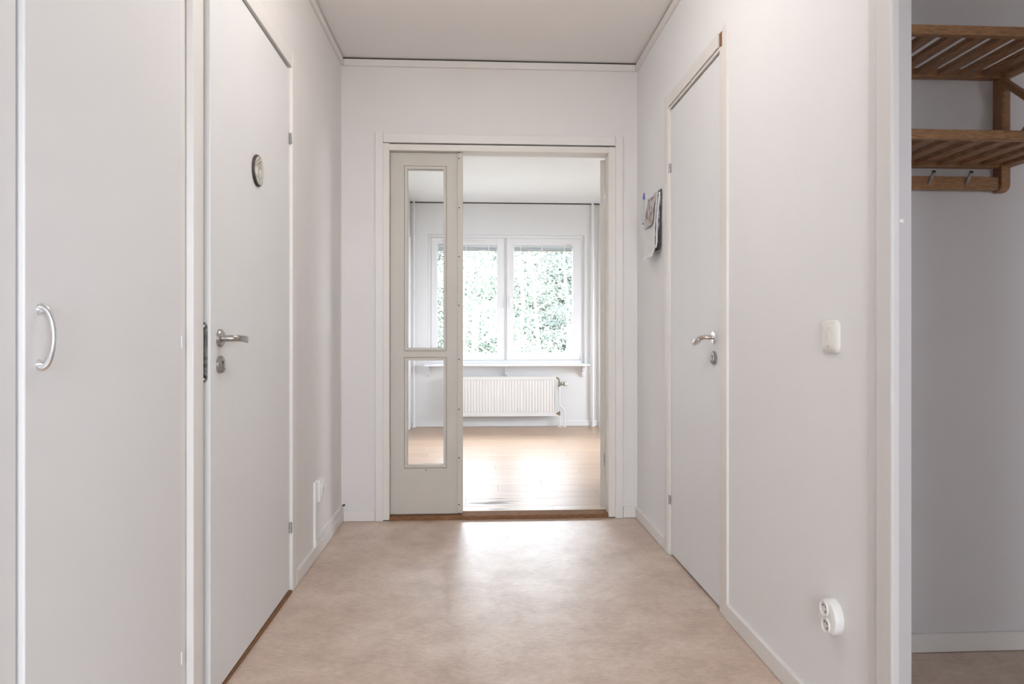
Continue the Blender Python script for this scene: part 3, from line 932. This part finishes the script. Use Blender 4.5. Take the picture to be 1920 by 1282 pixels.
for sx in (RX0 + 0.005, 1.672):
    bm = bmesh.new()
    pts = [(sx, NY - 0.040, 1.90), (sx, NY - 0.001, 1.90), (sx, NY - 0.001, 1.478), (sx, NY - 0.020, 1.478), (sx, NY - 0.033, 1.484), (sx, NY - 0.040, 1.497)]
    extrude_poly(bm, [(px_, py_, min(pz_, 1.842)) for px_, py_, pz_ in pts], (0.030, 0, 0))
    obj('post', bevel(bm, 0.003, 2), M_WOOD, hr)
    bm = bmesh.new()
    bar(bm, (sx + 0.010, NY - 0.030, 1.834), (sx + 0.010, RYF + 0.018, 1.590), 0.018, 0.020)
    obj('brace', bevel(bm, 0.002, 1), M_WOOD, hr)
    bm = bmesh.new()
    bar(bm, (sx + 0.029, NY - 0.030, 1.590), (sx + 0.029, RYF + 0.018, 1.834), 0.018, 0.020)
    obj('brace', bevel(bm, 0.002, 1), M_WOOD, hr)
rl_ = obj('peg_rail', bevel(B((RX0 + 0.036, 1.671, NY - 0.030, NY - 0.008, 1.484, 1.526)), 0.003, 2), M_WOOD, hr)
x = 1.562
while x > RX0 + 0.05:
    pg = bmesh.new()
    tube(pg, [(x, NY - 0.028, 1.500), (x, NY - 0.045, 1.524), (x, NY - 0.052, 1.534)], [0.0055, 0.0055, 0.0055], 14)
    peg = obj('peg', pg, M_STEEL, rl_, smooth=True)
    cp = bmesh.new()
    tube(cp, [(x, NY - 0.052, 1.534), (x, NY - 0.0535, 1.5362)], 0.0057, 14)
    x -= 0.122
    obj('peg_cap', cp, M_BLACK, peg)

# ------------------------------------------------------------------ unseen opal globe added to brighten the hall, above the frame
FILL = 23.5
M_FILL = bpy.data.materials.new('fill_globe_glow')
M_FILL.use_nodes = True
M_FILL.node_tree.nodes['Principled BSDF'].inputs['Emission Color'].default_value = (1.0, 0.96, 0.925, 1)
M_FILL.node_tree.nodes['Principled BSDF'].inputs['Emission Strength'].default_value = FILL
LPX, LPY, LPZ = 0.02, 2.05, 2.27
cl = tag(empty('fill_globe', (LPX, LPY, H)), 'unseen opal globe added to fill the hall with light, hanging above the picture', 'lamp')
obj('ceiling_plate', lathe(bmesh.new(), (LPX, LPY, H), (0, 0, -1), [(0, 0.05), (0.02, 0.05), (0.04, 0.012), (0.06, 0.008)], 24), M_WHITE, cl, smooth=True)
obj('rod', tube(bmesh.new(), [(LPX, LPY, H - 0.05), (LPX, LPY, LPZ + 0.20)], 0.005, 8), M_WHITE, cl)
obj('globe', lathe(bmesh.new(), (LPX, LPY, LPZ + 0.22), (0, 0, -1), [(0, 0.03), (0.02, 0.07), (0.06, 0.115), (0.12, 0.135), (0.18, 0.115), (0.22, 0.07), (0.235, 0.02)], 28), M_FILL, cl, smooth=True)

# ------------------------------------------------------------------ window of the bright room
win = tag(empty('window_1', (0.345, YW, WZ0)), 'white two-casement window of the bright room, trees outside', 'window', kind='structure')
FY0, FY1 = YW + 0.022, YW + 0.11
fr = bmesh.new()
box(fr, WX0, WX0 + 0.034, FY0, FY1, WZ0, WZ1)
box(fr, WX1 - 0.034, WX1, FY0, FY1, WZ0, WZ1)
box(fr, WX0 + 0.034, WX1 - 0.034, FY0, FY1, WZ1 - 0.034, WZ1)
box(fr, WX0 + 0.034, WX1 - 0.034, FY0, FY1, WZ0, WZ0 + 0.036)
obj('window_frame', bevel(fr, 0.002, 1), M_WIN, win)
obj('mullion', bevel(B((0.318, 0.346, FY0 + 0.012, FY1, WZ0 + 0.036, WZ1 - 0.034)), 0.002, 1), M_WIN, win)
for a, b_, pa, pb, hs, hy_ in ((-0.509, 0.317, -0.440, 0.238, 'r', 0.286), (0.347, 1.199, 0.425, 1.104, 'l', 0.377)):
    z0, z1, pz0, pz1 = WZ0 + 0.038, WZ1 - 0.036, 0.828, 2.058
    s = bmesh.new()
    y0, y1 = FY0 - 0.006, FY1 - 0.015
    box(s, a, pa, y0, y1, z0, z1)
    box(s, pb, b_, y0, y1, z0, z1)
    box(s, pa, pb, y0, y1, z0, pz0)
    box(s, pa, pb, y0, y1, pz1, z1)
    sash = obj('sash', bevel(s, 0.002, 1), M_WIN, win)
    obj('glass_pane', B((pa, pb, y0 + 0.040, y0 + 0.046, pz0, pz1)), M_GLASS, sash)
    gk = bmesh.new()
    g_ = 0.004
    box(gk, pa, pa + g_, y0 + 0.030, y0 + 0.040, pz0, pz1)
    box(gk, pb - g_, pb, y0 + 0.030, y0 + 0.040, pz0, pz1)
    obj('gasket', gk, M_STEEL, sash)
    hb = bmesh.new()
    box(hb, hy_ - 0.011, hy_ + 0.011, y0 - 0.008, y0, 1.40, 1.485)
    tube(hb, [(hy_, y0 - 0.006, 1.468), (hy_, y0 - 0.035, 1.468), (hy_, y0 - 0.042, 1.460), (hy_, y0 - 0.040, 1.41), (hy_, y0 - 0.034, 1.345)], [0.008, 0.008, 0.009, 0.009, 0.007], 12)
    obj('window_handle', hb, M_EDGE, sash, smooth=True)
    hx = a if hs == 'r' else b_
    for zz in (2.075, 0.775):
        obj('hinge', lathe(bmesh.new(), (hx, y0 - 0.006, zz - 0.03), (0, 0, 1), [(0, 0.006), (0.06, 0.006)], 10), M_EDGE if zz > 1 else M_WHITE, sash, smooth=True)
    # venetian blind drawn up inside the pane
    bl = tag(empty('venetian_blind', ((pa + pb) / 2, y0 + 0.02, pz1)), 'drawn-up pale venetian blind at the top of the %s window pane' % ('left' if hs == 'r' else 'right'), 'blind', 'window blinds')
    obj('head_rail', bevel(B((pa + 0.006, pb - 0.006, y0 + 0.006, y0 + 0.030, pz1 - 0.018, pz1 - 0.002)), 0.001, 1), M_BLIND, bl)
    st = bmesh.new()
    for q in range(9):
        zz = pz1 - 0.021 - 0.0036 * q
        off = 0.0015 * math.sin(q * 2.3)
        box(st, pa + 0.008, pb - 0.008, y0 + 0.006 + off, y0 + 0.030 + off, zz - 0.0016, zz)
    tag(obj('slat_stack', st, M_BLIND, bl), kind='stuff')
    obj('bottom_rail', bevel(B((pa + 0.008, pb - 0.008, y0 + 0.005, y0 + 0.031, pz1 - 0.064, pz1 - 0.054)), 0.001, 1), M_STEEL, bl)
    for q in (0.12, 0.48, 0.86):
        cx = pa + (pb - pa) * q
        obj('ladder_cord', B((cx - 0.006, cx + 0.006, y0 + 0.002, y0 + 0.0045, pz1 - 0.067, pz1 - 0.002)), M_WHITE, bl)
    cx = pb - 0.045 if hs == 'l' else pa + 0.045
    obj('control', B((cx - 0.022, cx - 0.006, y0 - 0.006, y0 - 0.0005, pz1 + 0.004, pz1 + 0.012), (cx + 0.004, cx + 0.018, y0 - 0.006, y0 - 0.0005, pz1 + 0.004, pz1 + 0.014)), M_STEEL, bl)
obj('vent_slot', bevel(B((-0.40, 0.10, FY0 - 0.016, FY0 - 0.005, 2.092, 2.112)), 0.004, 2), M_WHITE, win)


def unseen_window(name, along, lo, hi, z0, z1, c, label):
    """out-of-view window added for its daylight: frame, middle post and two panes; along is the axis it runs on"""
    w = tag(empty(name, (0, 0, 0)), label, 'window', kind='structure')
    t = 0.06

    def bb(a0, a1, c0, c1, za, zb):
        return (c0, c1, a0, a1, za, zb) if along == 'y' else (a0, a1, c0, c1, za, zb)
    mid = (lo + hi) / 2
    obj('window_frame', B(bb(lo, lo + t, c, c + 0.07, z0, z1), bb(hi - t, hi, c, c + 0.07, z0, z1), bb(lo + t, hi - t, c, c + 0.07, z0, z0 + t),
                          bb(lo + t, hi - t, c, c + 0.07, z1 - t, z1), bb(mid - 0.035, mid + 0.035, c, c + 0.07, z0 + t, z1 - t)), M_WIN, w)
    for a, b_ in ((lo + t, mid - 0.035), (mid + 0.035, hi - t)):
        obj('glass_pane', B(bb(a, b_, c + 0.03, c + 0.036, z0 + t, z1 - t)), M_GLASS, w)


unseen_window('added_window_2', 'y', 5.15, 6.65, 0.70, 2.10, LX1 + 0.03, 'unseen window added to light the bright room from its right wall')  # added out of view to brighten the far room
unseen_window('added_window_3', 'x', -0.55, 0.75, 0.85, 2.05, -2.62, 'unseen window added for daylight from behind the camera, nearer the wardrobes')  # this and the next: added to bring daylight from behind the camera
unseen_window('added_window_4', 'x', 1.55, 2.85, 0.85, 2.05, -2.62, 'unseen window added for daylight from behind the camera, on the niche side')

# sill board on three scroll brackets
sb = tag(empty('window_sill', (0.345, YW, 0.69)), 'white window sill board on carved brackets above the radiator', 'sill')
obj('board', bevel(B((-0.578, 1.275, YW - 0.17, YW + 0.028, 0.688, 0.712)), 0.006, 3), M_WIN, sb)
for bx in (-0.535, 0.338, 1.212):
    bm = bmesh.new()
    prof = [(YW, 0.688), (YW - 0.12, 0.688), (YW - 0.125, 0.672), (YW - 0.105, 0.660), (YW - 0.085, 0.668), (YW - 0.072, 0.655), (YW - 0.080, 0.640), (YW - 0.062, 0.628),
            (YW - 0.048, 0.634), (YW - 0.038, 0.618), (YW - 0.045, 0.600), (YW - 0.030, 0.590), (YW - 0.022, 0.572), (YW - 0.010, 0.560), (YW, 0.556)]
    extrude_poly(bm, [(bx - 0.011, a, b_) for a, b_ in prof], (0.022, 0, 0))
    obj('bracket', bm, M_WIN, sb)

# ------------------------------------------------------------------ radiator with valve and pipes
RXA, RXB, RZ0, RZ1, RY = -0.31, 0.899, 0.127, 0.570, YW - 0.11
ra = tag(empty('radiator', ((RXA + RXB) / 2, RY, RZ0)), 'white ribbed panel radiator under the window', 'radiator')
bm = bmesh.new()
nrib = 36
prof = []
step = (RXB - RXA - 0.03) / nrib
for k in range(nrib):
    x = RXA + 0.015 + k * step
    prof += [(x, 0.0), (x + step * 0.18, -0.0045), (x + step * 0.62, -0.0045), (x + step * 0.80, 0.0)]
prof.append((RXB - 0.015, 0.0))
for side, yb in ((1, RY), ):
    lo = [bm.verts.new((x, yb + d, RZ0 + 0.05)) for x, d in prof]
    hi = [bm.verts.new((x, yb + d, RZ1 - 0.048)) for x, d in prof]
    for k in range(len(prof) - 1):
        bm.faces.new((lo[k], lo[k + 1], hi[k + 1], hi[k]))
box(bm, RXA, RXB, RY + 0.0005, RY + 0.018, RZ0, RZ1)
box(bm, RXA, RXB, RY - 0.008, RY, RZ1 - 0.034, RZ1)
box(bm, RXA, RXB, RY - 0.008, RY, RZ0, RZ0 + 0.034)
box(bm, RXA, RXA + 0.012, RY - 0.008, RY, RZ0 + 0.034, RZ1 - 0.034)
box(bm, RXB - 0.012, RXB, RY - 0.008, RY, RZ0 + 0.034, RZ1 - 0.034)
for k in range(0, len(prof) - 1, 4):      # rounded ends of the ribs
    x0, x1 = prof[k][0], prof[k + 3][0]
    for za, zb in ((RZ0 + 0.05, RZ0 + 0.034), (RZ1 - 0.048, RZ1 - 0.034)):
        q = [bm.verts.new(p) for p in ((x0, RY, za), (prof[k + 1][0], RY - 0.0045, za), (prof[k + 2][0], RY - 0.0045, za), (x1, RY, za), ((x0 + x1) / 2, RY, zb))]
        bm.faces.new((q[0], q[1], q[4]))
        bm.faces.new((q[1], q[2], q[4]))
        bm.faces.new((q[2], q[3], q[4]))
obj('panel', bm, M_RAD, ra)
obj('rear_panel', B((RXA, RXB, RY + 0.055, RY + 0.070, RZ0, RZ1), (RXA, RXB, RY + 0.018, RY + 0.055, RZ1 - 0.006, RZ1 - 0.002)), M_RAD, ra)
for bx in (RXA + 0.2, RXB - 0.2):
    obj('wall_bracket', B((bx - 0.02, bx + 0.02, RY + 0.070, YW - 0.001, RZ0 + 0.03, RZ1 - 0.04)), M_RAD, ra)
obj('elbow', tube(bmesh.new(), [(RXB - 0.003, RY + 0.03, 0.553), (0.915, RY + 0.03, 0.553), (0.928, RY + 0.03, 0.545), (0.936, RY + 0.03, 0.530), (0.938, RY + 0.03, 0.505)], 0.009, 12), M_BRASS, ra, smooth=True)
vb = bmesh.new()
lathe(vb, (0.938, RY + 0.03, 0.458), (0, 0, 1), [(0, 0.010), (0.012, 0.013), (0.022, 0.009), (0.050, 0.011), (0.052, 0.008)], 14)
lathe(vb, (0.938, RY + 0.03, 0.485), (1, 0, 0), [(0, 0.009), (0.022, 0.009)], 14)
valve = obj('valve_body', vb, M_BRASS, ra, smooth=True)
obj('valve_collar', lathe(bmesh.new(), (0.958, RY + 0.03, 0.485), (1, 0, 0), [(0, 0.015), (0.008, 0.020), (0.022, 0.014), (0.030, 0.023), (0.036, 0.023)], 20), M_DSTEEL, valve, smooth=True)
obj('thermostat_head', lathe(bmesh.new(), (0.993, RY + 0.03, 0.485), (1, 0, 0), [(0, 0.025), (0.006, 0.027), (0.030, 0.026), (0.040, 0.022), (0.042, 0.012)], 20), M_CREAM, valve, smooth=True)
obj('supply_pipe', tube(bmesh.new(), [(0.938, RY + 0.03, 0.460), (0.938, RY + 0.03, 0.255), (0.942, RY + 0.03, 0.242), (0.985, RY + 0.03, 0.205), (0.993, RY + 0.03, 0.190), (0.995, RY + 0.03, 0.170), (0.995, RY + 0.03, 0.0)], 0.0085, 12), M_PIPE, ra, smooth=True)
lv = bmesh.new()
lathe(lv, (0.938, RY + 0.03, 0.132), (0, 0, 1), [(0, 0.010), (0.008, 0.013), (0.020, 0.009), (0.040, 0.012), (0.044, 0.012)], 14)
lathe(lv, (0.896, RY + 0.03, 0.152), (1, 0, 0), [(0, 0.008), (0.022, 0.012), (0.032, 0.008), (0.050, 0.008)], 14)
obj('return_valve', lv, M_BRASS, ra, smooth=True)
obj('return_pipe', tube(bmesh.new(), [(0.938, RY + 0.03, 0.134), (0.938, RY + 0.03, 0.0)], 0.0085, 12), M_PIPE, ra, smooth=True)
for px in (0.938, 0.995):
    obj('floor_collar', lathe(bmesh.new(), (px, RY + 0.03, 0.0005), (0, 0, 1), [(0, 0.022), (0.004, 0.022), (0.008, 0.012)], 20), M_PIPE, ra, smooth=True)

for px, lab in ((1.325, 'white riser pipe right of the window, nearer the window'), (1.418, 'white riser pipe right of the window, beside the open door leaf'), (-0.700, 'white riser pipe in the left corner behind the glazed leaf')):
    rp = tag(empty('heating_pipe', (px, YW - 0.03, 0)), lab, 'pipe', 'riser pipes on the window wall')
    obj('pipe', tube(bmesh.new(), [(px, YW - 0.03, 0.0), (px, YW - 0.03, H - 0.012)], 0.0145 if px > 0 else 0.012, 14), M_PIPE, rp, smooth=True)
    obj('floor_collar', lathe(bmesh.new(), (px, YW - 0.03, 0.0005), (0, 0, 1), [(0, 0.026), (0.005, 0.026), (0.010, 0.016)], 20), M_PIPE, rp, smooth=True)

# ------------------------------------------------------------------ outside: ground and trees
struct('ground', B((-60, 60, 8.6, 90, -4.6, -4.0), (-60, 60, -60, -3.4, -4.6, -4.0), (4.4, 60, -3.4, 8.6, -4.6, -4.0)), M_LAWN, 'grassy ground outside below the window', 'ground')


def tree(name, label, x, y, h, rad, kind, seed, nleaf, group):
    rn = random.Random(seed)
    z0 = -4.0
    t = tag(empty(name, (x, y, z0)), label, 'tree', group)
    tk = bmesh.new()
    npt = 7
    pts = [(x + rn.uniform(-0.06, 0.06) * k, y + rn.uniform(-0.06, 0.06) * k, z0 - 0.1 + (h * 0.96 + 0.1) * k / (npt - 1)) for k in range(npt)]
    tube(tk, pts, [max(0.015, 0.0125 * h * (1 - 0.93 * k / (npt - 1))) for k in range(npt)], 8)
    obj('trunk', tk, M_BIRCH if kind == 0 else M_TRUNK, t)
    br = bmesh.new()
    lf_v, lf_f = [], []
    nb = 34
    big = 3.0 if name == 'forest_tree' else 1.0
    per = nleaf // nb
    for b_ in range(nb):
        f = (b_ + rn.random()) / nb
        zf = 0.20 + 0.78 * f
        zb = z0 + h * zf
        ang = rn.uniform(0, 2 * math.pi)
        if kind == 2:
            reach = rad * (1.05 - f) * rn.uniform(0.8, 1.1)
            rise = -0.15 * reach
        else:
            reach = rad * math.sin(math.pi * min(1, 0.16 + 0.80 * f)) * rn.uniform(0.65, 1.1)
            rise = reach * rn.uniform(0.2, 0.7)
        s = Vector((x, y, zb - max(0, rise) * 0.6))
        e = Vector((x + math.cos(ang) * reach, y + math.sin(ang) * reach, zb + rise * 0.4))
        mid = (s + e) / 2 + Vector((0, 0, 0.12 * reach))
        tube(br, [s, mid, e], [0.035, 0.02, 0.008], 5)
        for _ in range(per):
            q = rn.random() ** 0.6
            p = s.lerp(e, q) + Vector((rn.gauss(0, 1), rn.gauss(0, 1), rn.gauss(0, 1) * (0.55 if kind != 2 else 0.3))) * (0.17 * rad)
            u = Vector((rn.gauss(0, 1), rn.gauss(0, 1), rn.gauss(0, 1))).normalized()
            v = u.cross(Vector((rn.gauss(0, 1), rn.gauss(0, 1), rn.gauss(0, 1)))).normalized()
            L = big * rn.uniform(0.055, 0.115) if kind != 2 else rn.uniform(0.08, 0.18)
            W = L * (0.34 if kind != 2 else 0.18)
            i = len(lf_v)
            lf_v += [p - u * L * 0.5, p + v * W, p + u * L * 0.5, p - v * W]
            lf_f.append((i, i + 1, i + 2, i + 3))
    obj('branches', br, M_TRUNK, t)['kind'] = 'stuff'
    me = bpy.data.meshes.new('foliage')
    base = Vector((x, y, z0))
    me.from_pydata([v - base for v in lf_v], [], lf_f)
    me.materials.append(M_LEAF[kind])
    fo = bpy.data.objects.new('foliage', me)
    COL.objects.link(fo)
    fo.parent = t
    fo['kind'] = 'stuff'
    return t


TREES = [
    ('birch', 'pale green birch with a white trunk outside the left window pane', 0.05, 20.0, 8.2, 1.9, 0, 3, 7600),
    ('pine', 'dark blue-green conifer behind the top of the left window pane', -0.45, 25.5, 13.0, 2.3, 2, 5, 7600),
    ('birch', 'pale green birch outside the middle of the right window pane', 1.75, 20.5, 8.6, 2.0, 0, 8, 6000),
    ('pine', 'dark conifer showing at the upper left of the right window pane', 1.75, 27.5, 13.0, 1.9, 2, 9, 5000),
    ('pine', 'blue-green conifer along the right edge of the right window pane', 3.05, 21.0, 10.8, 1.6, 2, 12, 4200),
    ('aspen', 'pale leafy aspen behind the left window pane and mullion', 0.85, 24.0, 10.0, 2.4, 1, 14, 7600),
    ('aspen', 'pale leafy aspen outside the left end of the window', -1.75, 21.5, 9.4, 2.2, 1, 21, 7600),
    ('aspen', 'pale aspen far behind the right window pane', 3.9, 29.0, 12.5, 3.0, 1, 23, 7600),
    ('aspen', 'pale aspen far behind the left window pane', -0.4, 31.0, 12.5, 3.0, 1, 27, 7600),
]
for k, (bx, by) in enumerate(((-9.5, 33), (-6.2, 36), (-3.0, 34.5), (0.6, 37), (3.4, 35), (6.6, 37), (9.8, 34), (13.2, 36), (-5.2, 28), (7.4, 28.5), (-1.2, 40), (2.2, 41))):
    TREES.append(('forest_tree', 'leafy tree in the wood that closes the view behind the nearer trees', bx, by, 14.5, 3.2, 1 if k % 3 else 0, 40 + k, 9500))

for nm, lab, x, y, h, rad, kd, sd, nl in TREES:
    tree(nm, lab, x, y, h, rad, kd, sd, nl, 'wood behind the nearer trees' if nm == 'forest_tree' else 'trees outside the window')
